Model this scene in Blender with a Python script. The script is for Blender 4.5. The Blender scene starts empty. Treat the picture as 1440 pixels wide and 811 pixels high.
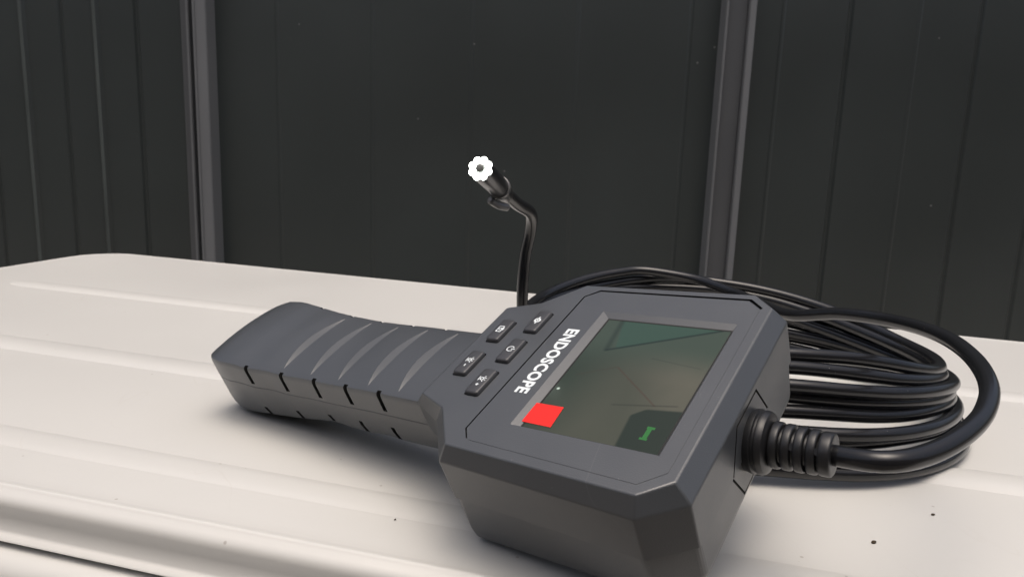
import bpy, bmesh, math, random
from mathutils import Vector, Matrix, noise
random.seed(4)
sc = bpy.context.scene
col = sc.collection
rad = math.radians
MM = 0.001
GROUND = -818.0          # ground level in mm below the camera

# ---------------------------------------------------------------- camera
cam_d = bpy.data.cameras.new('camera')
cam = bpy.data.objects.new('camera', cam_d)
col.objects.link(cam)
cam_d.sensor_width = 36.0
cam_d.lens = 26.25
cam_d.clip_start = 0.01
cam_d.clip_end = 400
right = Vector((0.999364, 0.006687, 0.035017))
down = Vector((0.035649, -0.187469, -0.981623))
fwd = Vector((0.0, 0.982248, -0.187588))
cam.matrix_world = Matrix(((right.x, -down.x, -fwd.x, 0), (right.y, -down.y, -fwd.y, 0),
                           (right.z, -down.z, -fwd.z, -GROUND * MM), (0, 0, 0, 1)))
cam_d.dof.use_dof = True
cam_d.dof.focus_distance = 0.23
cam_d.dof.aperture_fstop = 45.0
sc.camera = cam

# ---------------------------------------------------------------- sky and sun (overcast)
SUN_EL, SUN_ROT = 81.0, 178.0
world = bpy.data.worlds.new('World')
sc.world = world
world.use_nodes = True
wn = world.node_tree
bg = wn.nodes['Background']
sky = wn.nodes.new('ShaderNodeTexSky')
sky.sky_type = 'NISHITA'
sky.sun_disc = False
sky.sun_elevation = rad(SUN_EL)
sky.sun_rotation = rad(SUN_ROT)
sky.air_density = 1.0
sky.dust_density = 10.0
sky.ozone_density = 1.0
wn.links.new(sky.outputs[0], bg.inputs[0])
bg.inputs[1].default_value = 0.13
sun_d = bpy.data.lights.new('sun', 'SUN')
sun_d.energy = 0.9
sun_d.angle = rad(50)
sun_d.color = (1.0, 0.97, 0.93)
sun = bpy.data.objects.new('sun', sun_d)
col.objects.link(sun)
az = rad(SUN_ROT)
sdir = Vector((math.sin(az) * math.cos(rad(SUN_EL)), math.cos(az) * math.cos(rad(SUN_EL)), math.sin(rad(SUN_EL))))
sun.rotation_euler = sdir.to_track_quat('Z', 'Y').to_euler()
sun.location = (0, 0, 3)
sc.view_settings.view_transform = 'Standard'
sc.view_settings.look = 'None'
sc.view_settings.exposure = 0.1
sc.view_settings.gamma = 1.0
sc.view_settings.use_curve_mapping = False

# ---------------------------------------------------------------- helpers
def Wp(x, y, z):
    """camera-relative millimetres to world metres"""
    return Vector((x * MM, y * MM, (z - GROUND) * MM))

# device frame: x = along handle to head, y = across (away from the viewer), z = out of the face
DM = Matrix(((0.804922, 0.514286, -0.295989, 34.114 * MM),
             (-0.588279, 0.756905, -0.284646, 202.971 * MM),
             (0.077646, 0.403242, 0.911793, (-62.506 - GROUND) * MM),
             (0, 0, 0, 1)))
def D(u, v, w):
    return Vector((u * MM, -v * MM, w * MM))

def new_mat(name, color, rough=0.5, metal=0.0, spec=0.5, bump=0.0, bscale=400.0, var=0.0, vscale=20.0, coat=0.0, detail=4.0):
    m = bpy.data.materials.new(name)
    m.use_nodes = True
    nt = m.node_tree
    b = nt.nodes['Principled BSDF']
    b.inputs['Base Color'].default_value = (*color, 1)
    b.inputs['Roughness'].default_value = rough
    b.inputs['Metallic'].default_value = metal
    b.inputs['Specular IOR Level'].default_value = spec
    b.inputs['Coat Weight'].default_value = coat
    tc = nt.nodes.new('ShaderNodeTexCoord')
    if bump > 0:
        n = nt.nodes.new('ShaderNodeTexNoise')
        n.inputs['Scale'].default_value = bscale
        n.inputs['Detail'].default_value = detail
        bp = nt.nodes.new('ShaderNodeBump')
        bp.inputs['Strength'].default_value = bump
        bp.inputs['Distance'].default_value = 0.0002
        nt.links.new(tc.outputs['Object'], n.inputs['Vector'])
        nt.links.new(n.outputs['Fac'], bp.inputs['Height'])
        nt.links.new(bp.outputs['Normal'], b.inputs['Normal'])
    if var > 0:
        n2 = nt.nodes.new('ShaderNodeTexNoise')
        n2.inputs['Scale'].default_value = vscale
        n2.inputs['Detail'].default_value = 5
        mr = nt.nodes.new('ShaderNodeMapRange')
        mr.inputs['From Min'].default_value = 0.15
        mr.inputs['From Max'].default_value = 0.85
        mr.inputs['To Min'].default_value = 1 - var
        mr.inputs['To Max'].default_value = 1 + var
        mx = nt.nodes.new('ShaderNodeMix')
        mx.data_type = 'RGBA'
        mx.blend_type = 'MULTIPLY'
        mx.inputs[0].default_value = 1
        mx.inputs[6].default_value = (*color, 1)
        nt.links.new(tc.outputs['Object'], n2.inputs['Vector'])
        nt.links.new(n2.outputs['Fac'], mr.inputs['Value'])
        nt.links.new(mr.outputs[0], mx.inputs[7])
        nt.links.new(mx.outputs[2], b.inputs['Base Color'])
        mr2 = nt.nodes.new('ShaderNodeMapRange')
        mr2.inputs['From Min'].default_value = 0.15
        mr2.inputs['From Max'].default_value = 0.85
        mr2.inputs['To Min'].default_value = rough * 0.88
        mr2.inputs['To Max'].default_value = min(1, rough * 1.15)
        nt.links.new(n2.outputs['Fac'], mr2.inputs['Value'])
        nt.links.new(mr2.outputs[0], b.inputs['Roughness'])
    return m

def dust_and_scratches(m, amount, grain, scratch_col, thr=0.985, gs=260.0):
    nt = m.node_tree; L = nt.links
    b = nt.nodes['Principled BSDF']
    src = b.inputs['Base Color'].links[0].from_socket
    tc = [n for n in nt.nodes if n.type == 'TEX_COORD'][0]
    vo = nt.nodes.new('ShaderNodeTexVoronoi'); vo.inputs['Scale'].default_value = gs
    wn_ = nt.nodes.new('ShaderNodeTexWhiteNoise'); wn_.noise_dimensions = '3D'
    L.new(tc.outputs['Object'], vo.inputs['Vector']); L.new(vo.outputs['Position'], wn_.inputs['Vector'])
    pick = nt.nodes.new('ShaderNodeMath'); pick.operation = 'GREATER_THAN'; pick.inputs[1].default_value = thr
    L.new(wn_.outputs['Value'], pick.inputs[0])
    dot = nt.nodes.new('ShaderNodeMapRange'); dot.inputs['From Min'].default_value = 0.10; dot.inputs['From Max'].default_value = 0.16
    dot.inputs['To Min'].default_value = 1.0; dot.inputs['To Max'].default_value = 0.0
    L.new(vo.outputs['Distance'], dot.inputs['Value'])
    f = nt.nodes.new('ShaderNodeMath'); f.operation = 'MULTIPLY'; L.new(pick.outputs[0], f.inputs[0]); L.new(dot.outputs[0], f.inputs[1])
    f2 = nt.nodes.new('ShaderNodeMath'); f2.operation = 'MULTIPLY'; f2.inputs[1].default_value = amount; L.new(f.outputs[0], f2.inputs[0])
    mx = nt.nodes.new('ShaderNodeMix'); mx.data_type = 'RGBA'; L.new(f2.outputs[0], mx.inputs[0]); L.new(src, mx.inputs[6]); mx.inputs[7].default_value = (*grain, 1)
    # scratches: thin iso-lines of stretched noise
    mp = nt.nodes.new('ShaderNodeMapping'); mp.inputs['Scale'].default_value = (30, 7, 30); mp.inputs['Rotation'].default_value = (0, 0, 0.6)
    nz = nt.nodes.new('ShaderNodeTexNoise'); nz.inputs['Scale'].default_value = 1.0; nz.inputs['Detail'].default_value = 1.5
    L.new(tc.outputs['Object'], mp.inputs['Vector']); L.new(mp.outputs[0], nz.inputs['Vector'])
    a1 = nt.nodes.new('ShaderNodeMath'); a1.operation = 'SUBTRACT'; a1.inputs[1].default_value = 0.5; L.new(nz.outputs['Fac'], a1.inputs[0])
    a2 = nt.nodes.new('ShaderNodeMath'); a2.operation = 'ABSOLUTE'; L.new(a1.outputs[0], a2.inputs[0])
    a3 = nt.nodes.new('ShaderNodeMapRange'); a3.inputs['From Min'].default_value = 0.0006; a3.inputs['From Max'].default_value = 0.003
    a3.inputs['To Min'].default_value = 1.0; a3.inputs['To Max'].default_value = 0.0; L.new(a2.outputs[0], a3.inputs['Value'])
    nz2 = nt.nodes.new('ShaderNodeTexNoise'); nz2.inputs['Scale'].default_value = 14.0; L.new(tc.outputs['Object'], nz2.inputs['Vector'])
    g = nt.nodes.new('ShaderNodeMapRange'); g.inputs['From Min'].default_value = 0.56; g.inputs['From Max'].default_value = 0.66; g.inputs['To Max'].default_value = amount * 0.35
    L.new(nz2.outputs['Fac'], g.inputs['Value'])
    f3 = nt.nodes.new('ShaderNodeMath'); f3.operation = 'MULTIPLY'; L.new(a3.outputs[0], f3.inputs[0]); L.new(g.outputs[0], f3.inputs[1])
    mx2 = nt.nodes.new('ShaderNodeMix'); mx2.data_type = 'RGBA'; L.new(f3.outputs[0], mx2.inputs[0]); L.new(mx.outputs[2], mx2.inputs[6]); mx2.inputs[7].default_value = (*scratch_col, 1)
    L.new(mx2.outputs[2], b.inputs['Base Color'])

def emit_mat(name, color, strength):
    m = bpy.data.materials.new(name)
    m.use_nodes = True
    b = m.node_tree.nodes['Principled BSDF']
    b.inputs['Base Color'].default_value = (*color, 1)
    b.inputs['Emission Color'].default_value = (*color, 1)
    b.inputs['Emission Strength'].default_value = strength
    return m

M = {}
M['housing'] = new_mat('charcoal_plastic', (0.058, 0.064, 0.071), 0.33, spec=0.8, bump=0.25, bscale=2500, var=0.06, vscale=60)
M['grip'] = new_mat('charcoal_grip_plastic', (0.055, 0.061, 0.068), 0.33, spec=0.8, bump=0.2, bscale=2500, var=0.06, vscale=60)
M['button'] = new_mat('button_rubber', (0.045, 0.047, 0.052), 0.38, bump=0.1, bscale=2000)
M['black'] = new_mat('black_gap', (0.004, 0.004, 0.004), 0.7)
M['cable'] = new_mat('black_pvc', (0.010, 0.0105, 0.012), 0.215, bump=0.06, bscale=600, var=0.1, vscale=50)
M['boot'] = new_mat('black_boot_rubber', (0.013, 0.0135, 0.015), 0.36, bump=0.1, bscale=900)
M['print'] = new_mat('white_print', (0.72, 0.78, 0.80), 0.5)
M['probe'] = new_mat('dark_steel', (0.10, 0.10, 0.105), 0.28, metal=0.9)
M['clip'] = new_mat('grey_clip', (0.16, 0.16, 0.16), 0.3, metal=0.3)
M['lens'] = new_mat('lens_glass', (0.16, 0.17, 0.16), 0.25)
M['led'] = emit_mat('led_light', (0.95, 1.0, 0.93), 6.0)
M['red'] = new_mat('red_film', (0.78, 0.022, 0.018), 0.5, spec=0.25)
M['cream'] = new_mat('cream_painted_steel', (0.585, 0.585, 0.562), 0.34, bump=0.25, bscale=350, var=0.03, vscale=9, coat=0.15, detail=6)
M['fence'] = new_mat('dark_painted_steel', (0.039, 0.047, 0.046), 0.31, spec=0.8, bump=0.15, bscale=6, var=0.3, vscale=1.6)
M['post'] = new_mat('dark_post_steel', (0.10, 0.105, 0.11), 0.34, var=0.08, vscale=4)
M['strip'] = new_mat('post_strip_steel', (0.17, 0.178, 0.185), 0.55, var=0.08, vscale=4)
M['bead'] = new_mat('bead_highlight_paint', (0.075, 0.088, 0.085), 0.4, var=0.25, vscale=5)  # lighter colour paints the light caught along the raised beads
M['ground'] = new_mat('concrete_ground', (0.16, 0.15, 0.135), 0.9, bump=1.0, bscale=30, var=0.25, vscale=2)
M['wall'] = new_mat('sky_block_wall_surface', (0.22, 0.19, 0.16), 0.85, bump=0.6, bscale=60, var=0.12, vscale=2)
M['dirt'] = new_mat('dry_dirt', (0.05, 0.035, 0.02), 0.9)

dust_and_scratches(M['cream'], 0.4, (0.16, 0.12, 0.08), (0.45, 0.42, 0.37), 0.985, 240.0)
dust_and_scratches(M['housing'], 0.35, (0.45, 0.45, 0.45), (0.22, 0.22, 0.23), 0.985, 1100.0)
dust_and_scratches(M['grip'], 0.35, (0.45, 0.45, 0.45), (0.22, 0.22, 0.23), 0.988, 1100.0)
dust_and_scratches(M['cable'], 0.5, (0.25, 0.24, 0.22), (0.05, 0.05, 0.05), 0.985, 900.0)
dust_and_scratches(M['fence'], 0.6, (0.30, 0.30, 0.30), (0.09, 0.09, 0.09), 0.992, 60.0)

def link(name, me, mat=None, parent=None, smooth=False):
    o = bpy.data.objects.new(name, me)
    col.objects.link(o)
    if mat is not None:
        me.materials.append(mat)
    if smooth:
        me.polygons.foreach_set('use_smooth', [True] * len(me.polygons))
        me.update()
    if parent is not None:
        o.parent = parent
    return o

def from_bm(name, bm, mat=None, parent=None, smooth=False, recalc=True):
    if recalc:
        bmesh.ops.recalc_face_normals(bm, faces=bm.faces)
    me = bpy.data.meshes.new(name)
    bm.to_mesh(me)
    bm.free()
    return link(name, me, mat, parent, smooth)

def auto_smooth(o, ang=35):
    me = o.data
    bm = bmesh.new(); bm.from_mesh(me)
    for f in bm.faces: f.smooth = True
    for e in bm.edges:
        if len(e.link_faces) == 2 and e.calc_face_angle(0) > rad(ang):
            e.smooth = False
    bm.to_mesh(me); bm.free()

def flat_big(o, area=3e-6, ang=35):
    me = o.data
    bm = bmesh.new(); bm.from_mesh(me)
    for f in bm.faces: f.smooth = f.calc_area() < area
    for e in bm.edges:
        if len(e.link_faces) == 2 and (e.calc_face_angle(0) > rad(ang) or not e.link_faces[0].smooth or not e.link_faces[1].smooth):
            e.smooth = False
    bm.to_mesh(me); bm.free()

def loft(rings, cap0=True, cap1=True, bm=None):
    bm = bm or bmesh.new()
    rv = [[bm.verts.new(p) for p in r] for r in rings]
    n = len(rings[0])
    for a, b in zip(rv[:-1], rv[1:]):
        for i in range(n):
            j = (i + 1) % n
            bm.faces.new((a[i], a[j], b[j], b[i]))
    if cap0: bm.faces.new(rv[0][::-1])
    if cap1: bm.faces.new(rv[-1])
    return bm

def box(bm, lo, hi):
    vs = [bm.verts.new((x, y, z)) for z in (lo[2], hi[2]) for y in (lo[1], hi[1]) for x in (lo[0], hi[0])]
    for f in ((0, 2, 3, 1), (4, 5, 7, 6), (0, 1, 5, 4), (2, 6, 7, 3), (0, 4, 6, 2), (1, 3, 7, 5)):
        bm.faces.new([vs[i] for i in f])

def catmull(pts, step=2.0):
    out = []
    P = [Vector(p) for p in pts]
    P = [P[0] * 2 - P[1]] + P + [P[-1] * 2 - P[-2]]
    for i in range(1, len(P) - 2):
        p0, p1, p2, p3 = P[i - 1:i + 3]
        n = max(2, int((p2 - p1).length / step))
        for k in range(n):
            t = k / n
            out.append(0.5 * ((2 * p1) + (p2 - p0) * t + (2 * p0 - 5 * p1 + 4 * p2 - p3) * t * t + (3 * p1 - p0 - 3 * p2 + p3) * t ** 3))
    out.append(P[-2])
    return out

def tube_bm(pts, radius, seg=16, bm=None, cap=True):
    """sweep a circle along pts (parallel transport); radius number or list"""
    bm = bm or bmesh.new()
    pts = [Vector(p) for p in pts]
    tang = []
    for i in range(len(pts)):
        a = pts[max(0, i - 1)]; b = pts[min(len(pts) - 1, i + 1)]
        tang.append((b - a).normalized())
    up = Vector((0, 0, 1)) if abs(tang[0].z) < 0.9 else Vector((1, 0, 0))
    n = (up - tang[0] * up.dot(tang[0])).normalized()
    rings = []
    for i, p in enumerate(pts):
        n = (n - tang[i] * n.dot(tang[i])).normalized()
        b = tang[i].cross(n)
        r = radius[i] if isinstance(radius, (list, tuple)) else radius
        rings.append([p + (n * math.cos(2 * math.pi * k / seg) + b * math.sin(2 * math.pi * k / seg)) * r for k in range(seg)])
    return loft(rings, cap, cap, bm)

def lathe_bm(origin, axis, prof, seg=32, bm=None):
    """prof = [(distance along axis, radius)]"""
    ax = Vector(axis).normalized()
    up = Vector((0, 0, 1)) if abs(ax.z) < 0.9 else Vector((1, 0, 0))
    n = (up - ax * up.dot(ax)).normalized(); b = ax.cross(n)
    rings = [[Vector(origin) + ax * d + (n * math.cos(2 * math.pi * k / seg) + b * math.sin(2 * math.pi * k / seg)) * r for k in range(seg)] for d, r in prof]
    return loft(rings, True, True, bm)

def boolean_cut(o, cutter_bm, mode='DIFFERENCE'):
    bmesh.ops.recalc_face_normals(cutter_bm, faces=cutter_bm.faces)
    cme = bpy.data.meshes.new('cutter'); cutter_bm.to_mesh(cme); cutter_bm.free()
    c = bpy.data.objects.new('cutter', cme); col.objects.link(c)
    c.matrix_world = o.matrix_world.copy() if o.parent is None else Matrix.Identity(4)
    par = o.parent; o.parent = None
    md = o.modifiers.new('b', 'BOOLEAN'); md.operation = mode; md.solver = 'EXACT'; md.object = c
    bpy.context.view_layer.update()
    dg = bpy.context.evaluated_depsgraph_get()
    me = bpy.data.meshes.new_from_object(o.evaluated_get(dg), preserve_all_data_layers=True, depsgraph=dg)
    o.modifiers.clear(); old = o.data; name = old.name; o.data = me
    bpy.data.meshes.remove(old); me.name = name
    bpy.data.objects.remove(c); bpy.data.meshes.remove(cme)
    o.parent = par

def empty(name, label=None, cat=None, group=None, mat=None):
    o = bpy.data.objects.new(name, None)
    o.empty_display_size = 0.02
    col.objects.link(o)
    if mat is not None: o.matrix_world = mat
    if label: o['label'] = label
    if cat: o['category'] = cat
    if group: o['group'] = group
    return o

# ================================================================ SETTING: ground
bm = bmesh.new()
N = 24; S = 60.0
for i in range(N + 1):
    for j in range(N + 1):
        bm.verts.new(((i / N - 0.5) * 2 * S, (j / N - 0.5) * 2 * S, 0))
bm.verts.ensure_lookup_table()
for i in range(N):
    for j in range(N):
        a = i * (N + 1) + j
        bm.faces.new([bm.verts[k] for k in (a, a + N + 1, a + N + 2, a + 1)])
g = from_bm('ground', bm, M['ground'])
g['kind'] = 'structure'

# unseen wall added behind the camera; blocks low sky to darken front faces
WALL_Y, WALL_H = -2.1, 2.5
bm = bmesh.new()
box(bm, (-7, WALL_Y - 0.2, -0.1), (7, WALL_Y, WALL_H))
hw_ = from_bm('sky_block_wall', bm, M['wall'])
hw_['kind'] = 'structure'

# ================================================================ FENCE
FY = 1600.0
fence = empty('metal_fence', 'tall dark grey ribbed steel fence standing behind the cream cabinet', 'fence',
              mat=Matrix.Translation((0, FY * MM, 0)))
def panel(x0, x1, feats, label=None):
    """pressed sheet: feats = [(x, kind)], kind 'b' raised bead, 'g' pressed groove"""
    prof = [(x0, 0.0)]
    for x, k in sorted(feats):
        if k == 'b':
            prof += [(x - 8, 0), (x - 4, -6.0), (x + 3.0, -6.0), (x + 8, 0)]
        elif k == 's':
            prof += [(x - 4, 0), (x - 2, -1.6), (x + 2, -1.6), (x + 5, 0)]
        else:
            prof += [(x - 6, 0), (x - 2.5, 4.5), (x + 2.5, 4.5), (x + 6, 0)]
    prof.append((x1, 0.0))
    bm = bmesh.new()
    zs = [0.02, 0.3, 0.5, 0.7, 0.9, 1.1, 1.3, 1.5, 1.8]
    rings = []
    for z in zs:
        f = [Vector((x * MM, y * MM, z)) for x, y in prof]
        bk = [Vector((x * MM, (y + 0.8) * MM, z)) for x, y in reversed(prof)]
        rings.append([bm.verts.new(p) for p in f + bk])
    n = len(rings[0])
    for a, b in zip(rings[:-1], rings[1:]):
        for i in range(n):
            j = (i + 1) % n
            bm.faces.new((a[i], a[j], b[j], b[i]))
    bm.faces.new(rings[0][::-1]); bm.faces.new(rings[-1])
    bm.faces.ensure_lookup_table()
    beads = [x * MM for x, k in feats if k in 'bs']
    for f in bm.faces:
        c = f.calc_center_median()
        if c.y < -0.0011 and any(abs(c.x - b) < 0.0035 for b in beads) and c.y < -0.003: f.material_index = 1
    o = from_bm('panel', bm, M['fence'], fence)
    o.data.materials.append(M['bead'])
    if label: o['label'] = label
    return o
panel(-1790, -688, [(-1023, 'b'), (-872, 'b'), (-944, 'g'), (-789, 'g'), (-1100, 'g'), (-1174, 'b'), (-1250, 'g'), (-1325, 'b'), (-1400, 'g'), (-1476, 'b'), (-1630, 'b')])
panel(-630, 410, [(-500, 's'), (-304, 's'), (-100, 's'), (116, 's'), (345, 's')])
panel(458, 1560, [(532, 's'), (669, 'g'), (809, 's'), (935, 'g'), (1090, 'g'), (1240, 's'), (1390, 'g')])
def post(pieces, label):
    root = None
    for name, x0, x1, y0, y1 in pieces:
        bm = bmesh.new()
        box(bm, (x0 * MM, y0 * MM, 0.0), (x1 * MM, y1 * MM, 1.83))
        bmesh.ops.bevel(bm, geom=[e for e in bm.edges], offset=0.0015, segments=2, affect='EDGES')
        if root is None:
            root = from_bm(name, bm, M['post'], fence)
            root['label'] = label
        else:
            from_bm(name, bm, M['strip'], root)
    return root
post([('post', -694, -656, -10, 12), ('edge_strip', -675, -669, -30, -10.5), ('channel', -653, -627, -46, 12), ('edge_strip', -653.5, -649, -48.5, -46.5)],
     'left fence post with thin stepped strips on its left side')
post([('post', 409.5, 449.5, -34, 12), ('edge_strip', 404, 409, -46, 12), ('edge_strip', 450, 463.5, -47, 12)],
     'right fence post, a shallow channel with a raised strip on each side')

# ================================================================ CABINET
LIDZ = -118.0
A = Vector((-0.964929, 0.262511)); B = Vector((0.262511, 0.964929))
def kk(t):
    T = [(100, 0.0), (181, 0.0), (215, 0.018), (316, 0.028), (424, 0.034), (578, 0.05), (700, 0.05)]
    for (a, ka), (b, kb) in zip(T[:-1], T[1:]):
        if t <= b: return ka + (kb - ka) * max(0, (t - a)) / (b - a)
    return 0.05
def ST(s, t, z):
    tt = t + kk(t) * s
    return Wp(A.x * s + B.x * tt, A.y * s + B.y * tt, z)
cab = empty('metal_cabinet', 'cream painted metal cabinet whose ribbed top carries the endoscope', 'cabinet')
S0, S1, T0, T1 = -290.0, 594.0, 174.0, 580.0
def rrect(s0, s1, t0, t1, r, n=12):
    out = []
    for cx, cy, a0 in ((s1 - r, t1 - r, 0), (s0 + r, t1 - r, 90), (s0 + r, t0 + r, 180), (s1 - r, t0 + r, 270)):
        for k in range(n + 1):
            a = rad(a0 + 90 * k / n)
            out.append((cx + r * math.cos(a), cy + r * math.sin(a)))
    # subdivide straight runs so the sheared outline stays smooth
    res = []
    for i, p in enumerate(out):
        q = out[(i + 1) % len(out)]
        res.append(p)
        d = math.hypot(q[0] - p[0], q[1] - p[1])
        if d > 60:
            m = int(d / 40)
            for k in range(1, m): res.append((p[0] + (q[0] - p[0]) * k / m, p[1] + (q[1] - p[1]) * k / m))
    return res
def cab_ring(off, z, R=46):
    return [ST(s, t, z) for s, t in rrect(S0 - off, S1 + off, T0 - off, T1 + off, R + off)]
rings = [cab_ring(-4, LIDZ - 14.6), cab_ring(0.4, LIDZ - 15.2), cab_ring(1.3, LIDZ - 14.8), cab_ring(1.0, LIDZ - 14.2), cab_ring(-0.8, LIDZ - 13.7),
         cab_ring(-2.0, LIDZ - 13.1), cab_ring(-2.0, LIDZ - 8.0), cab_ring(-2.0, LIDZ - 4.6), cab_ring(-2.3, LIDZ - 3.3), cab_ring(-3.1, LIDZ - 2.1),
         cab_ring(-4.4, LIDZ - 1.2), cab_ring(-5.8, LIDZ - 0.5), cab_ring(-6.4, LIDZ + 0.0), cab_ring(-6.9, LIDZ + 0.42), cab_ring(-7.5, LIDZ + 0.48), cab_ring(-8.4, LIDZ + 0.25),
         cab_ring(-10, LIDZ + 0.05), cab_ring(-14, LIDZ + 0.0), cab_ring(-30, LIDZ + 0.02)]
bm = loft(rings, True, True)
lid = from_bm('top_cover', bm, M['cream'], cab, smooth=True)
auto_smooth(lid, 75)
# pressed ribs on the cover
for tc_, hw, s_end, rh in ((430.0, 9.5, 526, 1.7), (306.0, 10.5, 536, 1.7), (210.0, 7.0, 530, 0.65)):
    bm = bmesh.new()
    prof = []
    ns = 14
    for k in range(ns + 1):
        x = -1 + 2 * k / ns
        h = rh * (1 - abs(x) ** 2.6) ** 1.2 - 0.12
        prof.append((x * hw, h))
    sl = [s_end - 26 * (1 - math.cos(rad(90 * k / 10))) for k in range(11)]
    base = s_end - 26
    svals = [(s_end - 26 + 26 * math.sin(rad(90 - 9 * k)), math.sqrt(max(0.0, 1 - math.sin(rad(90 - 9 * k)) ** 2))) for k in range(0, 10)]
    s = base
    while s > -240: svals.append((s, 1.0)); s -= 25
    svals += [(-240 - 20 * math.sin(rad(9 * k)), math.cos(rad(9 * k))) for k in range(0, 11)]
    rows = []
    for s, wsc in svals:
        wsc2 = max(wsc, 0.02)
        rows.append([bm.verts.new(ST(s, tc_ + x * wsc2, LIDZ + (h if h < 0 else h * wsc ** 0.6) + 0.15)) for x, h in prof])
    for a, b in zip(rows[:-1], rows[1:]):
        for i in range(ns):
            bm.faces.new((a[i], a[i + 1], b[i + 1], b[i]))
    r = from_bm('rib', bm, M['cream'], lid, smooth=True)
# body under the cover
rings = [[Vector((p.x, p.y, 0.02)) for p in cab_ring(9, 0)]]
rings += [cab_ring(9.0, LIDZ - 26)]
for k in range(6):
    a = rad(90 * k / 5)
    rings.append(cab_ring(9.0 - 9 + 9 * math.cos(a), LIDZ - 25.2 + 8 * math.sin(a)))
rings.append(cab_ring(-10, LIDZ - 17.1))
body = from_bm('cabinet_body', loft(rings), M['cream'], cab, smooth=True)
auto_smooth(body, 60)
bm = loft([cab_ring(-6, LIDZ - 18), cab_ring(-6, LIDZ - 14.2)])
from_bm('gap_dark_fill', bm, M['black'], cab)  # black filler added to keep the gap under the cover dark
for (x, y, dz, lab, nm) in ((116, 215.5, 0, 'larger dark speck of dirt on the cream cover, nearest the head', 'dirt_speck'),
                        (145.5, 235.5, 0, 'small dark speck of dirt on the cream cover, beyond the larger speck', 'dirt_speck'),
                        (-34.5, 219.0, 0, 'tiny dark speck of dirt on the cream cover below the handle', 'dirt_speck')):
    bm = bmesh.new()
    bmesh.ops.create_icosphere(bm, subdivisions=2, radius=1)
    sz = 0.85 if x == 116 else 0.6 if x > 120 else 0.35
    for v in bm.verts:
        v.co = Vector((v.co.x * sz * 1.2 * (1 + 0.4 * noise.noise(v.co * 3)), v.co.y * sz * 0.8, v.co.z * sz * 0.5)) * MM
    o = from_bm(nm, bm, M['dirt'])
    o.location = Wp(x, y, LIDZ + 0.35)
    o.rotation_euler = (0, 0, random.random() * 3)
    o['label'] = lab; o['category'] = 'dirt'; o['group'] = 'dirt specks on the cabinet top'

# ================================================================ ENDOSCOPE
endo = empty('endoscope', 'dark grey handheld endoscope with screen, ribbed handle, coiled black cable and lit camera tip', 'endoscope', mat=DM)
V0 = -2.3
def mirror_ring(half):
    """half = [(u, h, w)] along the near side from handle end to head end; full ring near then far"""
    return [D(u, V0 + h, w) for u, h, w in half] + [D(u, V0 - h, w) for u, h, w in reversed(half)]
ridge = [(-61.5, 24.8, -0.2), (-49.5, 29.2, 0), (-38.0, 42.4, 0), (21.2, 43.6, 0), (28.3, 37.0, 0)]
outer = [(-71.5, 20.2, -9.3), (-53.2, 30.2, -5.5), (-40.6, 44.6, -5.2), (20.9, 46.4, -5.2), (31.8, 38.2, -5.2)]
seam = [(-70.5, 20.4, -19.2), (-52.6, 30.2, -19.2), (-40.2, 44.4, -19.2), (20.7, 46.1, -19.2), (31.6, 38.0, -19.2)]
seam2 = [(u + (0.5 if u < 0 else -0.35), h - 0.45, w - 0.1) for u, h, w in seam]
low = [(-67.5, 19.6, -31), (-51.6, 28.6, -31), (-41.0, 42.9, -34.0), (20.2, 44.2, -32.5), (30.8, 36.6, -31.8)]
bot = [(-65.0, 18.0, -36), (-50.0, 26.8, -36.2), (-40.9, 41.9, -38.6), (19.4, 42.8, -37.4), (28.8, 35.2, -36.5)]
bm = loft([mirror_ring(r) for r in (seam, outer, ridge)])
bmesh.ops.recalc_face_normals(bm, faces=bm.faces)
top_z = -0.00018
eds = [e for e in bm.edges if not all(abs(v.co.z + 0.0192) < 1e-5 for v in e.verts)]
bmesh.ops.bevel(bm, geom=eds, offset=0.00042, segments=3, profile=0.5, affect='EDGES', clamp_overlap=True)
head = from_bm('front_shell', bm, M['housing'], endo)
# cut: display frustum, panel groove, button pockets, hexagon line
def prism(bm, ring, w0, w1, ring1=None):
    r1 = ring1 or ring
    loft([[D(u, v, w0) for u, v in ring], [D(u, v, w1) for u, v in r1]], bm=bm)
cut = bmesh.new()
prism(cut, [(-21.6, -27.8), (20.6, -27.8), (20.6, 27.4), (-21.6, 27.4)], -3.0, -1.4)
cut2 = bmesh.new()
prism(cut2, [(-20.6, -27.1), (20.3, -27.1), (20.3, 27.1), (-20.6, 27.1)], -1.04, 0.4,
      [(-25.0, -31.0), (21.4, -30.6), (21.6, 28.0), (-24.8, 28.0)])
boolean_cut(head, cut2)
cut.free()
gro = [(-31.2, -42.2), (20.8, -43.3), (25.3, -39.2), (25.9, 32.6), (20.0, 38.4), (-32.5, 37.0), (-36.0, 32.8), (-35.4, -37.6)]
def inset(ring, d):
    n = len(ring); out = []
    cx = sum(p[0] for p in ring) / n; cy = sum(p[1] for p in ring) / n
    for i in range(n):
        p = Vector(ring[i - 1]); q = Vector(ring[i]); r = Vector(ring[(i + 1) % n])
        e1 = (q - p).normalized(); e2 = (r - q).normalized()
        n1 = Vector((-e1.y, e1.x)); n2 = Vector((-e2.y, e2.x))
        if n1.dot(Vector((cx, cy)) - q) < 0: n1 = -n1
        if n2.dot(Vector((cx, cy)) - q) < 0: n2 = -n2
        b = (n1 + n2).normalized()
        out.append(tuple(q + b * (d / max(0.3, b.dot(n1)))))
    return out
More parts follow.
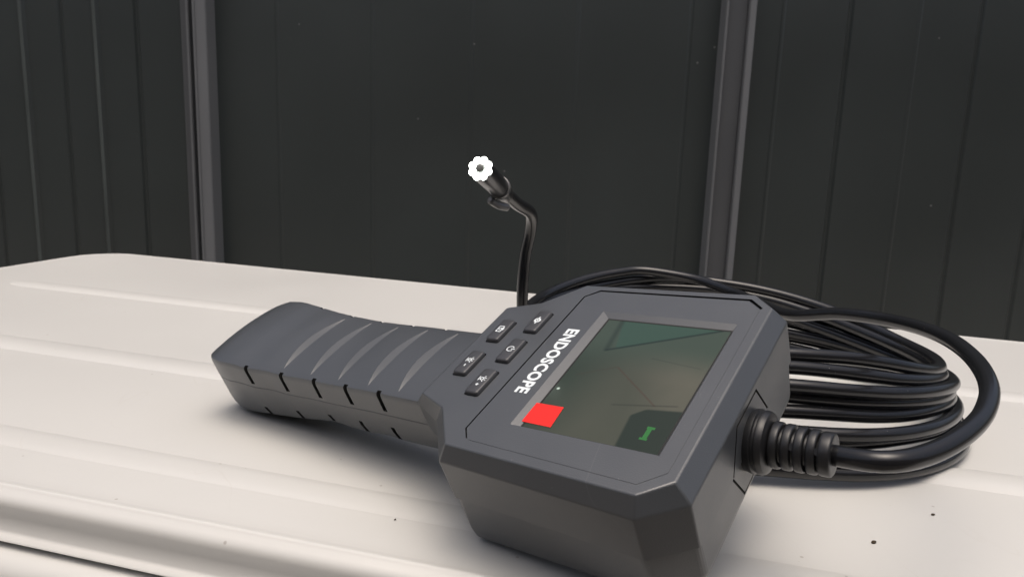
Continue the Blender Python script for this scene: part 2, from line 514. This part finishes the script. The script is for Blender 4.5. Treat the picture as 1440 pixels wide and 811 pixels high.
def ring_cut(outer_r, width, w0, w1, tofn=None):
    bm = bmesh.new()
    inner = inset(outer_r, width)
    n = len(outer_r)
    f = tofn or (lambda p, w: D(p[0], p[1], w))
    o0 = [bm.verts.new(f(p, w0)) for p in outer_r]; o1 = [bm.verts.new(f(p, w1)) for p in outer_r]
    i0 = [bm.verts.new(f(p, w0)) for p in inner]; i1 = [bm.verts.new(f(p, w1)) for p in inner]
    for i in range(n):
        j = (i + 1) % n
        bm.faces.new((o0[i], o0[j], o1[j], o1[i])); bm.faces.new((i0[i], i1[i], i1[j], i0[j]))
        bm.faces.new((o1[i], o1[j], i1[j], i1[i])); bm.faces.new((o0[i], i0[i], i0[j], o0[j]))
    return bm
boolean_cut(head, ring_cut(gro, 0.35, -0.09, 1.0))
def strip_cut(path, widths, w0, w1):
    bm = bmesh.new()
    n = len(path); a = []; b = []
    for i, p in enumerate(path):
        p = Vector(p)
        d0 = (p - Vector(path[i - 1])).normalized() if i > 0 else None
        d1 = (Vector(path[i + 1]) - p).normalized() if i < n - 1 else None
        d = ((d0 or d1) + (d1 or d0)).normalized()
        nn = Vector((-d.y, d.x)); dd = d1 or d0
        k = 1 / max(0.4, nn.dot(Vector((-dd.y, dd.x))))
        a.append(tuple(p + nn * widths[i] * k)); b.append(tuple(p - nn * 0.06 * k))
    vs = [[bm.verts.new(D(x, y, w)) for x, y in r] for w in (w0, w1) for r in (a, b)]
    a0, b0, a1, b1 = vs
    for i in range(n - 1):
        bm.faces.new((a0[i], a0[i + 1], b0[i + 1], b0[i])); bm.faces.new((a1[i], b1[i], b1[i + 1], a1[i + 1]))
        bm.faces.new((a0[i], a1[i], a1[i + 1], a0[i + 1])); bm.faces.new((b0[i], b0[i + 1], b1[i + 1], b1[i]))
    bm.faces.new((a0[0], b0[0], b1[0], a1[0])); bm.faces.new((a0[-1], a1[-1], b1[-1], b0[-1]))
    for f in bm.faces: f.material_index = 1
    return bm
head.data.materials.append(M['black'])
boolean_cut(head, strip_cut([(-33.2, 36.3), (-36.0, 32.8), (-35.4, -37.6), (-31.2, -42.2), (20.8, -43.3), (25.6, -38.9)], [0.35, 0.42, 0.5, 0.85, 1.0, 0.9], -1.0, 1.0))
btn_c = [(-43.4, -19.6), (-43.6, -3.0), (-43.8, 13.6), (-54.2, -12.6), (-54.4, 5.9)]
def rr2(cx, cy, a, b, r, n=5):
    out = []
    for sx, sy, a0 in ((1, 1, 0), (-1, 1, 90), (-1, -1, 180), (1, -1, 270)):
        for k in range(n + 1):
            t = rad(a0 + 90 * k / n)
            out.append((cx + sx * (a - r) + r * math.cos(t), cy + sy * (b - r) + r * math.sin(t)))
    return out
bm = bmesh.new()
for cu, cv in btn_c:
    prism(bm, rr2(cu, cv, 2.85, 6.3, 1.0), -1.6, 1.0)
boolean_cut(head, bm)
hexp = [(12.6, -19.3), (5.6, -7.0), (-10.4, -7.0), (-17.4, -19.3), (-10.4, -31.4), (5.6, -31.4)]
def black_faces(bm):
    for f in bm.faces: f.material_index = 1
    return bm
boolean_cut(head, black_faces(ring_cut(hexp, 0.75, 30.9, 33.0, lambda p, w: D(w, p[0], p[1]))))
flat_big(head)
# back shell
bm = loft([mirror_ring(r) for r in (bot, low, seam2)])
eds = [e for e in bm.edges if not all(abs(v.co.z + 0.0193) < 1e-4 for v in e.verts)]
bmesh.ops.bevel(bm, geom=eds, offset=0.0012, segments=3, profile=0.5, affect='EDGES', clamp_overlap=True)
back = from_bm('back_shell', bm, M['housing'], endo)
back.data.materials.append(M['black'])
boolean_cut(back, black_faces(ring_cut(hexp, 0.75, 30.5, 33.0, lambda p, w: D(w, p[0], p[1]))))
flat_big(back)

# handle -----------------------------------------------------------
def lerp_tab(T, u):
    if u <= T[0][0]: return T[0][1]
    for (a, x), (b, y) in zip(T[:-1], T[1:]):
        if u <= b:
            t = (u - a) / (b - a); t = t * t * (3 - 2 * t)
            return x + (y - x) * t
    return T[-1][1]
HW = [(-192, 16.5), (-190.5, 19.0), (-188, 20.7), (-184, 22.6), (-178, 23.4), (-168, 22.9), (-150, 21.4), (-125, 20.4), (-95, 20.2), (-60, 20.4)]
WT = [(-192, -9.6), (-189, -7.6), (-184, -6.8), (-176, -6.9), (-160, -8.4), (-140, -9.6), (-120, -9.9), (-95, -9.4), (-60, -9.2)]
WB = [(-192, -34.5), (-190, -36.3), (-186, -37.2), (-176, -37.2), (-165, -36.6), (-152, -36.6), (-138, -35.2), (-127, -34.2), (-115, -35.2), (-108, -35.4), (-98, -34.6), (-90, -35.2), (-60, -34.6)]
def hsec(u):
    h = lerp_tab(HW, u); wt = lerp_tab(WT, u); wb = lerp_tab(WB, u)
    cr = 1.7
    kb = min(1.0, max(0.0, (u + 190) / 16)) * min(1.0, max(0.3, (-64 - u) / 20))
    P = []
    # near half from crown centre to bottom centre; then mirrored
    half = []
    for k in range(9):
        x = k / 8 * (h - 1.3)
        half.append((x, wt + cr * (1 - (x / h) ** 2)))
    half.append((h - 0.45, wt - 0.1)); half.append((h - 0.08, wt - 0.9)); half.append((h, wt - 2.0))
    ws = wt - 9.8
    half.append((h - 0.25, ws + 0.3)); half.append((h - 0.55, ws)); half.append((h - 0.35, ws - 0.35))
    half.append((h - 1.1, wb + 7)); half.append((h - 2.2, wb + 3.0)); half.append((h - 4.4, wb + 0.7)); half.append((h - 7, wb - 0.4)); half.append((h * 0.42, wb - 6.0 * kb)); half.append((0, wb - 7.5 * kb))
    def uu(w):
        k = min(1.0, max(0.0, (-166 - u) / 26.0))
        return u - 2.5 * k - 4.5 * k * k * (wt - w) / 27.0
    ring = [D(uu(w), V0 + x, w) for x, w in half] + [D(uu(w), V0 - x, w) for x, w in reversed(half[1:-1])]
    return ring
us = [-192, -191.4, -190.5, -189.4, -188, -186, -184, -181, -178, -174, -170, -165]
u = -160
while u < -62: us.append(u); u += 4
us.append(-62)
bm = loft([hsec(u) for u in us])
handle = from_bm('handle', bm, M['grip'], endo)
bm = bmesh.new()
slots = [(-163.5, 1), (-143.5, 1), (-125, 1), (-107.5, 1), (-90.3, 1)]
lows = [(-165, -29.0, -35.0), (-145.5, -28.2, -34.0), (-126.5, -27.0, -30.8), (-108.5, -26.2, -33.0), (-91.5, -25.6, -32.4)]
for sgn in (1, -1):
    for u_, _ in slots:
        h = lerp_tab(HW, u_); wt = lerp_tab(WT, u_)
        v_in, v_out = V0 + sgn * (h - 1.5), V0 + sgn * (h + 2)
        box(bm, D(u_ - 1.0, max(v_in, v_out), wt - 8.0), D(u_ + 1.0, min(v_in, v_out), wt + 3))
    for u_, wa, wb_ in lows:
        h = lerp_tab(HW, u_)
        v_in, v_out = V0 + sgn * (h - 3.4), V0 + sgn * (h + 2)
        box(bm, D(u_ - 0.95, max(v_in, v_out), wb_), D(u_ + 0.95, min(v_in, v_out), wa))
for f in bm.faces: f.material_index = 1
handle.data.materials.append(M['black'])
boolean_cut(handle, bm)
bm = bmesh.new()
for u_ in (-145.5, -129.6, -114.2, -98.2, -83.0):
    rows = []
    for k in range(25):
        z = -0.995 + 1.99 * k / 24
        vv = z * 17.6; g_ = 1 - z * z
        def surf(x): return lerp_tab(WT, x) + 1.7 * (1 - (vv / lerp_tab(HW, x)) ** 2)
        ul = u_ + 0.8 - 4.0 * g_; ur = u_ + 0.8 + 0.35 * g_ + 0.15
        sl_, sr_ = surf(ul), surf(ur)
        rows.append([D(ul, V0 + vv, sl_ - 0.04), D(ur, V0 + vv, sr_ - 0.95 * g_ ** 0.6 - 0.1), D(ur + 0.05, V0 + vv, sr_ + 3), D(ul, V0 + vv, sl_ + 3)])
    loft(rows, bm=bm)
boolean_cut(handle, bm)
auto_smooth(handle, 24)

# screen -----------------------------------------------------------
def screen_material():
    m = bpy.data.materials.new('lit_screen_picture'); m.use_nodes = True
    nt = m.node_tree; L = nt.links
    b = nt.nodes['Principled BSDF']
    tc = nt.nodes.new('ShaderNodeTexCoord'); sp = nt.nodes.new('ShaderNodeSeparateXYZ')
    L.new(tc.outputs['Object'], sp.inputs[0])
    def mth(op, a, b_=None, c=None):
        n = nt.nodes.new('ShaderNodeMath'); n.operation = op
        for i, x in enumerate((a, b_, c)):
            if x is None: continue
            if isinstance(x, (int, float)): n.inputs[i].default_value = x
            else: L.new(x, n.inputs[i])
        return n.outputs[0]
    X = mth('MULTIPLY', sp.outputs[0], 1000.0); Y = mth('MULTIPLY', sp.outputs[1], -1000.0)   # u, v in mm
    def sd(u0, v0, u1, v1):
        """signed distance to the line u0v0 -> u1v1 (positive on its left in u,v)"""
        dx, dy = u1 - u0, v1 - v0; ln = math.hypot(dx, dy); nx, ny = -dy / ln, dx / ln
        return mth('ADD', mth('MULTIPLY', X, nx), mth('MULTIPLY_ADD', Y, ny, -(nx * u0 + ny * v0)))
    def step(s, soft):
        n = nt.nodes.new('ShaderNodeMapRange'); n.interpolation_type = 'SMOOTHSTEP'
        n.inputs['From Min'].default_value = -soft; n.inputs['From Max'].default_value = soft
        L.new(s, n.inputs['Value']); return n.outputs[0]
    def mixc(f, a, bcol):
        n = nt.nodes.new('ShaderNodeMix'); n.data_type = 'RGBA'
        if isinstance(f, (int, float)): n.inputs[0].default_value = f
        else: L.new(f, n.inputs[0])
        for i, x in ((6, a), (7, bcol)):
            if isinstance(x, tuple): n.inputs[i].default_value = (*x, 1)
            else: L.new(x, n.inputs[i])
        return n.outputs[2]
    def line(u0, v0, u1, v1, wdt, soft=0.3):
        s = sd(u0, v0, u1, v1)
        a = mth('ABSOLUTE', s)
        n = step(mth('SUBTRACT', wdt, a), soft)
        # limit to the segment
        dx, dy = u1 - u0, v1 - v0; ln = math.hypot(dx, dy)
        t = mth('ADD', mth('MULTIPLY', X, dx / ln), mth('MULTIPLY_ADD', Y, dy / ln, -(dx * u0 + dy * v0) / ln))
        return mth('MULTIPLY', n, mth('MULTIPLY', step(t, 0.6), step(mth('SUBTRACT', ln, t), 0.6)))
    noi = nt.nodes.new('ShaderNodeTexNoise'); noi.inputs['Scale'].default_value = 60; noi.inputs['Detail'].default_value = 2
    L.new(tc.outputs['Object'], noi.inputs['Vector'])
    # base gradient: dark green at left, olive grey to the middle
    c = mixc(step(sd(-8, -10, -16, 30), 12), (0.078, 0.078, 0.058), (0.026, 0.040, 0.028))
    c = mixc(step(sd(16, 25, 10, 5), 9), c, (0.135, 0.122, 0.092))
    c = mixc(mth('MULTIPLY', noi.outputs['Fac'], 0.5), c, (0.045, 0.052, 0.036))
    # green triangle at the far edge
    tri = mth('MULTIPLY', step(sd(-13.5, -11.0, 18.5, -27.2), 0.4), 1.0)
    tri = mth('SUBTRACT', 1.0, tri)
    tri2 = mth('MULTIPLY', tri, step(sd(-10, -9, -15.5, -28), 0.5))
    c = mixc(step(mth('SUBTRACT', -9.0, Y), 9), c, (0.052, 0.070, 0.052))
    c = mixc(tri2, c, (0.040, 0.075, 0.055))
    c = mixc(mth('MULTIPLY', line(-14, -11, 19.5, -27.8, 0.45, 0.35), 0.85), c, (0.012, 0.022, 0.018))
    c = mixc(mth('MULTIPLY', line(-15.5, -27.5, -13.5, -11, 0.8, 0.8), 0.55), c, (0.012, 0.022, 0.018))
    c = mixc(mth('MULTIPLY', line(-6, -4, 12, 10, 0.22, 0.3), 0.5), c, (0.07, 0.028, 0.020))
    c = mixc(mth('MULTIPLY', line(-17, 2, -6, -4, 0.22, 0.3), 0.4), c, (0.05, 0.028, 0.02))
    c = mixc(mth('MULTIPLY', line(0, 12, 18, 8.5, 0.22, 0.4), 0.6), c, (0.022, 0.024, 0.018))
    c = mixc(mth('MULTIPLY', line(2, -10, 18, -8, 0.2, 0.4), 0.4), c, (0.03, 0.034, 0.028))
    # dark cover of the near right corner
    d1 = step(sd(8.5, 26, 7.0, 14.5), 0.5); d2 = step(sd(9, 12.0, 20, 10.4), 0.5); d3 = step(sd(6.8, 15.5, 9.5, 11.8), 0.6)
    d1 = mth('SUBTRACT', 1.0, d1); d3 = mth('SUBTRACT', 1.0, d3)
    neg = [mth('SUBTRACT', 1.0, x) for x in (d1, d2, d3)]
    dk = mth('MULTIPLY', step(sd(7.0, 14.5, 8.5, 26), 0.5), step(sd(20, 10.4, 9, 12.0), 0.5)) if False else None
    u_in = step(mth('SUBTRACT', X, mth('MULTIPLY_ADD', Y, 0.10, 5.6)), 0.5)
    v_in = step(mth('SUBTRACT', Y, mth('MULTIPLY_ADD', X, -0.14, 13.0)), 0.5)
    corner = step(mth('SUBTRACT', mth('ADD', X, Y), 21.8), 0.6)
    dk = mth('MULTIPLY', mth('MULTIPLY', u_in, v_in), corner)
    c = mixc(mth('MULTIPLY', dk, 0.92), c, (0.018, 0.027, 0.020))
    # small bright speck
    dd = nt.nodes.new('ShaderNodeVectorMath'); dd.operation = 'DISTANCE'
    cmb = nt.nodes.new('ShaderNodeCombineXYZ'); L.new(X, cmb.inputs[0]); L.new(Y, cmb.inputs[1])
    L.new(cmb.outputs[0], dd.inputs[0]); dd.inputs[1].default_value = (-18.9, 9.2, 0)
    c = mixc(step(mth('SUBTRACT', 0.45, dd.outputs['Value']), 0.25), c, (0.6, 0.7, 0.6))
    b.inputs['Base Color'].default_value = (0.006, 0.007, 0.007, 1)
    b.inputs['Roughness'].default_value = 0.16
    b.inputs['Specular IOR Level'].default_value = 0.17
    L.new(c, b.inputs['Emission Color']); b.inputs['Emission Strength'].default_value = 1.0
    return m
bm = bmesh.new()
prism(bm, [(-20.9, -27.4), (20.6, -27.4), (20.6, 27.4), (-20.9, 27.4)], -1.02, -0.95)
# seat the glass a hair above the recess floor
scr = from_bm('screen', bm, screen_material(), endo)
# battery symbol shown on the screen
bm = bmesh.new()
prism(bm, [(13.75, 18.6), (15.05, 18.6), (15.05, 22.0), (13.75, 22.0)], -0.94, -0.92)
prism(bm, [(13.5, 17.7), (15.7, 17.7), (15.7, 18.6), (13.5, 18.6)], -0.94, -0.92)
prism(bm, [(13.1, 22.0), (15.3, 22.0), (15.3, 22.8), (13.1, 22.8)], -0.94, -0.92)
from_bm('battery_symbol', bm, emit_mat('green_symbol', (0.005, 0.09, 0.012), 0.45), scr)
# thin dark border round the glass
bm = ring_cut([(-20.9, -27.4), (20.6, -27.4), (20.6, 27.4), (-20.9, 27.4)], 0.6, -0.945, -0.90)
from_bm('screen_border', bm, M['black'], scr)
# red pull tab
bm = bmesh.new()
rt = [(-22.6, 16.9), (-12.6, 16.7), (-12.0, 25.2), (-22.7, 25.1)]
prism(bm, rt, -0.75, -0.68)
o = from_bm('pull_tab', bm, M['red'], endo); o['label'] = 'red pull tab of the protective screen film'

# lettering ---------------------------------------------------------
def text_obj(body, size, cu, cv, w, parent, extr=0.00004, name='lettering', xs=1.0):
    cd = bpy.data.curves.new('t', 'FONT'); cd.body = body; cd.size = size * MM; cd.extrude = extr
    cd.align_x = 'CENTER'; cd.align_y = 'CENTER'; cd.offset = 0.00022; cd.space_character = 1.04; cd.resolution_u = 3
    t = bpy.data.objects.new('t', cd); col.objects.link(t)
    bpy.context.view_layer.update()
    dg = bpy.context.evaluated_depsgraph_get()
    me = bpy.data.meshes.new_from_object(t.evaluated_get(dg))
    bpy.data.objects.remove(t)
    # text x axis -> +v (device -y), text y axis -> +u
    for v in me.vertices:
        x, y, z = v.co
        v.co = Vector((cu * MM + y, -cv * MM - x * xs, w * MM + z))
    me.materials.clear()
    return link(name, me, M['print'], parent)
text_obj('ENDOSCOPE', 5.9, -28.9, -1.9, 0.03, endo, xs=0.94)

# buttons with symbols ------------------------------------------------
def stroke(bm, pts, wd, cu, cv, w, closed=False):
    """flat print stroke; pts in local (x right, y up) mm of the symbol"""
    P = [Vector((p[0], p[1])) for p in pts]
    n = len(P)
    rng = range(n if closed else n - 1)
    for i in rng:
        a, b = P[i], P[(i + 1) % n]
        d = (b - a).normalized(); nn = Vector((-d.y, d.x)) * wd / 2
        a2, b2 = a - d * wd * 0.25, b + d * wd * 0.25
        q = [a2 + nn, b2 + nn, b2 - nn, a2 - nn]
        prism(bm, [(cu + p.y, cv + p.x) for p in q], w, w + 0.02 + 0.001 * (i % 3))
def circle(r, a0=0, a1=360, n=20, cx=0, cy=0):
    return [(cx + r * math.cos(rad(a0 + (a1 - a0) * k / n)), cy + r * math.sin(rad(a0 + (a1 - a0) * k / n))) for k in range(n + 1)]
SY = ['sun', 'power', 'plus', 'camera', 'minus']
LB = ['button with a white picture symbol', 'power button with a white ring symbol', 'button with a white lamp and dot symbol',
      'button with a white camera symbol', 'button with a white lamp and dash symbol']
for (cu, cv), sy, lb in zip(btn_c, SY, LB):
    bm = bmesh.new()
    r0 = rr2(cu, cv, 2.5, 5.9, 0.9)
    r1 = rr2(cu, cv, 2.5, 5.9, 0.9)
    r2 = rr2(cu, cv, 2.25, 5.65, 0.8)
    r3 = rr2(cu, cv, 1.8, 5.2, 0.6)
    loft([[D(a, b, w) for a, b in r] for r, w in ((r0, -1.55), (r1, 0.75), (r2, 1.1), (r3, 1.22))], bm=bm)
    bo = from_bm('button', bm, M['button'], endo); auto_smooth(bo, 50); bo['label'] = lb
    bm = bmesh.new(); w = 1.225
    if sy == 'camera':
        stroke(bm, [(-1.5, -1.0), (-1.5, 0.8), (1.5, 0.8), (1.5, -1.0)], 0.35, cu, cv, w, True)
        stroke(bm, circle(0.55, n=12), 0.3, cu, cv, w)
        stroke(bm, [(-0.5, 1.2), (0.5, 1.2)], 0.4, cu, cv, w)
    elif sy == 'power':
        stroke(bm, circle(1.2, 125, 415, 16), 0.34, cu, cv, w)
        stroke(bm, [(0, 0.3), (0, 1.6)], 0.34, cu, cv, w)
    elif sy == 'sun':
        stroke(bm, circle(0.95, n=14), 0.6, cu, cv, w)
        stroke(bm, [(-1.9, 0), (-1.2, 0)], 0.45, cu, cv, w); stroke(bm, [(1.2, 0), (1.9, 0)], 0.45, cu, cv, w)
        stroke(bm, [(-0.3, 0), (0.3, 0)], 0.5, cu, cv, w)
    else:
        stroke(bm, circle(0.6, n=10, cx=-0.7), 0.35, cu, cv, w)
        for a in range(30, 180, 40):
            ca, sa = math.cos(rad(a)), math.sin(rad(a))
            stroke(bm, [(-0.7 + ca * 1.0, sa * 1.0), (-0.7 + ca * 1.5, sa * 1.5)], 0.3, cu, cv, w)
        stroke(bm, [(-1.6, -1.1), (0.2, -1.1)], 0.3, cu, cv, w)
        stroke(bm, [(1.7, 0), (2.5, 0)], 0.45, cu, cv, w)
        if sy == 'plus': stroke(bm, [(2.1, -0.4), (2.1, 0.4)], 0.45, cu, cv, w)
    from_bm('symbol', bm, M['print'], bo)

# strain relief ---------------------------------------------------------
AX = D(1, 0.0, 0.0) / MM
SO = D(30.6, V0 - 0.6, -19.0)
def dl(prof): return [(a * MM, b * MM) for a, b in prof]
relief = from_bm('strain_relief', lathe_bm(SO, AX, dl([(-1, 8.3), (1.4, 8.5), (2.0, 8.8), (2.9, 8.8), (3.2, 8.2), (3.7, 8.2), (4.0, 8.6), (4.8, 8.7), (5.8, 8.2), (6.3, 7.0), (6.6, 5.0),
     (21.4, 3.9), (21.5, 2.0)]), 48), M['boot'], endo)
auto_smooth(relief, 40)
for i in range(5):
    c = 7.9 + i * 3.15
    r = 6.3 - i * 0.13
    wdt = 1.2 if i < 4 else 1.6
    from_bm('boot_ring', lathe_bm(SO, AX, dl([(c - wdt, 4.2), (c - wdt, r - 0.5), (c - wdt * 0.8, r - 0.1), (c - wdt * 0.5, r), (c + wdt * 0.5, r), (c + wdt * 0.8, r - 0.1), (c + wdt, r - 0.5), (c + wdt, 4.2)]), 40),
            M['boot'], relief, smooth=True)
for i in range(4):
    c = 7.9 + i * 3.15
    off = 0 if i % 2 == 0 else 90
    for s in (45, 225):
        a = rad(s + off)
        bm = bmesh.new()
        ctr = SO + AX * (c + 2.0) * MM
        n1 = Vector((0, math.cos(a), math.sin(a)))
        tube_bm([ctr + n1 * 4.0 * MM - AX * 0.0, ctr + n1 * 5.6 * MM], 1.1 * MM, 10, bm)
        from_bm('boot_web', bm, M['boot'], relief)

# cable -------------------------------------------------------------------
# control points in camera-relative mm, converted to the device frame
DMI = DM.inverted()
def C3(p): return Vector(p)
def dev_rel(u, v, w):
    q = DM @ D(u, v, w)
    return Vector((q.x / MM, q.y / MM, q.z / MM + GROUND))
start = dev_rel(50, V0 - 0.6, -19.0)
pts = [dev_rel(42, V0 - 0.6, -19.0), start]
BIG = [(91.3,171,-72.2),(103.2,174,-71.4),(116.4,182,-69.5),(130.2,195,-67.1),(141.5,212,-64.1),(150.2,236,-61.9),(154.1,262,-61.3),(151.5,290,-63.0),(142.6,318,-66.7),(131.6,345,-73.8),(128.5,378,-75.5),(121,408,-75),(107,432,-73)]
pts += [Vector(p) for p in BIG]
CX, CY, NL = 102.0, 350.0, 10
def hfun(th):
    c, s = math.cos(th), math.sin(th)
    h = 0.97 + 0.15 * abs(s) ** 1.5
    if c > 0: h -= 0.28 * c ** 2
    else: h -= 0.10 * c * c
    return h
def coil_pt(th, k):
    """k: fractional loop index, 0 at the bottom"""
    c, s = math.cos(th), math.sin(th)
    near = max(0.0, -s) ** 1.3
    rr = 96 + 2.5 * math.cos(math.pi * k) + 2.0 * math.sin(2.1 * k + 0.6) - 22 * (k / 9.0) * near * (1 - 0.3 * max(0, c))
    rr += 5.0 * noise.noise(Vector((c * 1.1, s * 1.1, k * 0.83)))
    if c > 0: rr += 8 * c * (1 - k / 9.0)
    z = LIDZ + 2.9 + 4.35 * k * hfun(th)
    if c > 0 and s < 0: z += 0
    z += 1.4 * noise.noise(Vector((c * 1.7 + 9, s * 1.7, k * 1.3)))
    return Vector((CX + rr * c, CY + rr * s * 1.03, max(z, LIDZ + 2.9)))
th0 = rad(104)
steps = int(NL * 30)
for i in range(steps + 1):
    t = i / steps
    th = th0 + t * (2 * math.pi * (NL - 1) + rad(66))
    k = (NL - 1) * (1 - (th - th0) / (2 * math.pi * (NL - 1)))
    pts.append(coil_pt(th, max(0.0, k)))
# tail turns up out of the coil towards the camera tip
last = pts[-1]
PROBE = [(9.5, 372, -104), (6.5, 352, -90), (5.0, 345, -70), (5.6, 341, -50), (7.6, 335, -36), (6.8, 325, -28.5), (1.0, 308, -23.5), (-4.5, 292, -18.0)]
pts += [Vector(p) for p in PROBE]
path = catmull(pts, 2.6)
def to_dev(p): return DMI @ Wp(*p)
cable = from_bm('cable', tube_bm([to_dev(p) for p in path], 2.72 * MM, 16), M['cable'], endo, smooth=True)

# camera tip ------------------------------------------------------------------
tip_face = Vector((-12.4, 262, -8.2)); tip_back = Vector((-4.5, 292, -18.0))
fa = to_dev(tip_face); ba = to_dev(tip_back)
ax = (fa - ba).normalized(); Lh = (fa - ba).length / MM
camh = from_bm('camera_head', lathe_bm(ba, ax, dl([(-3, 2.6), (-2.8, 3.2), (2, 3.5), (3, 3.9), (Lh - 0.6, 4.2), (Lh, 4.1), (Lh, 1.5)]), 32), M['probe'], endo)
auto_smooth(camh, 40)
camh['label'] = 'lit camera tip with a ring of white light diodes'
n_ = (Vector((0, 0, 1)) - ax * ax.z).normalized(); b_ = ax.cross(n_)
for k in range(8):
    a = 2 * math.pi * k / 8 + 0.2
    c = fa + (n_ * math.cos(a) + b_ * math.sin(a)) * 3.0 * MM
    from_bm('light_diode', lathe_bm(c, ax, dl([(-0.3, 1.4), (0.3, 1.4), (0.6, 1.1), (0.7, 0.3)]), 14), M['led'], camh, smooth=True)
from_bm('lens', lathe_bm(fa, ax, dl([(-0.5, 1.5), (0.9, 1.5), (1.1, 1.2), (1.15, 0.2)]), 20), M['lens'], camh, smooth=True)
from_bm('collar', lathe_bm(ba + ax * 7 * MM, ax, dl([(-1.7, 3.8), (-1.5, 4.3), (1.0, 4.4), (1.2, 3.8)]), 32), M['clip'], camh)

from_bm('clip_tab', tube_bm([to_dev(p) for p in catmull([(-9.5, 284, -20.5), (-6.5, 287, -22.6), (-3.0, 291, -23.6)], 1.0)], 1.5 * MM, 12), M['clip'], camh, smooth=True)
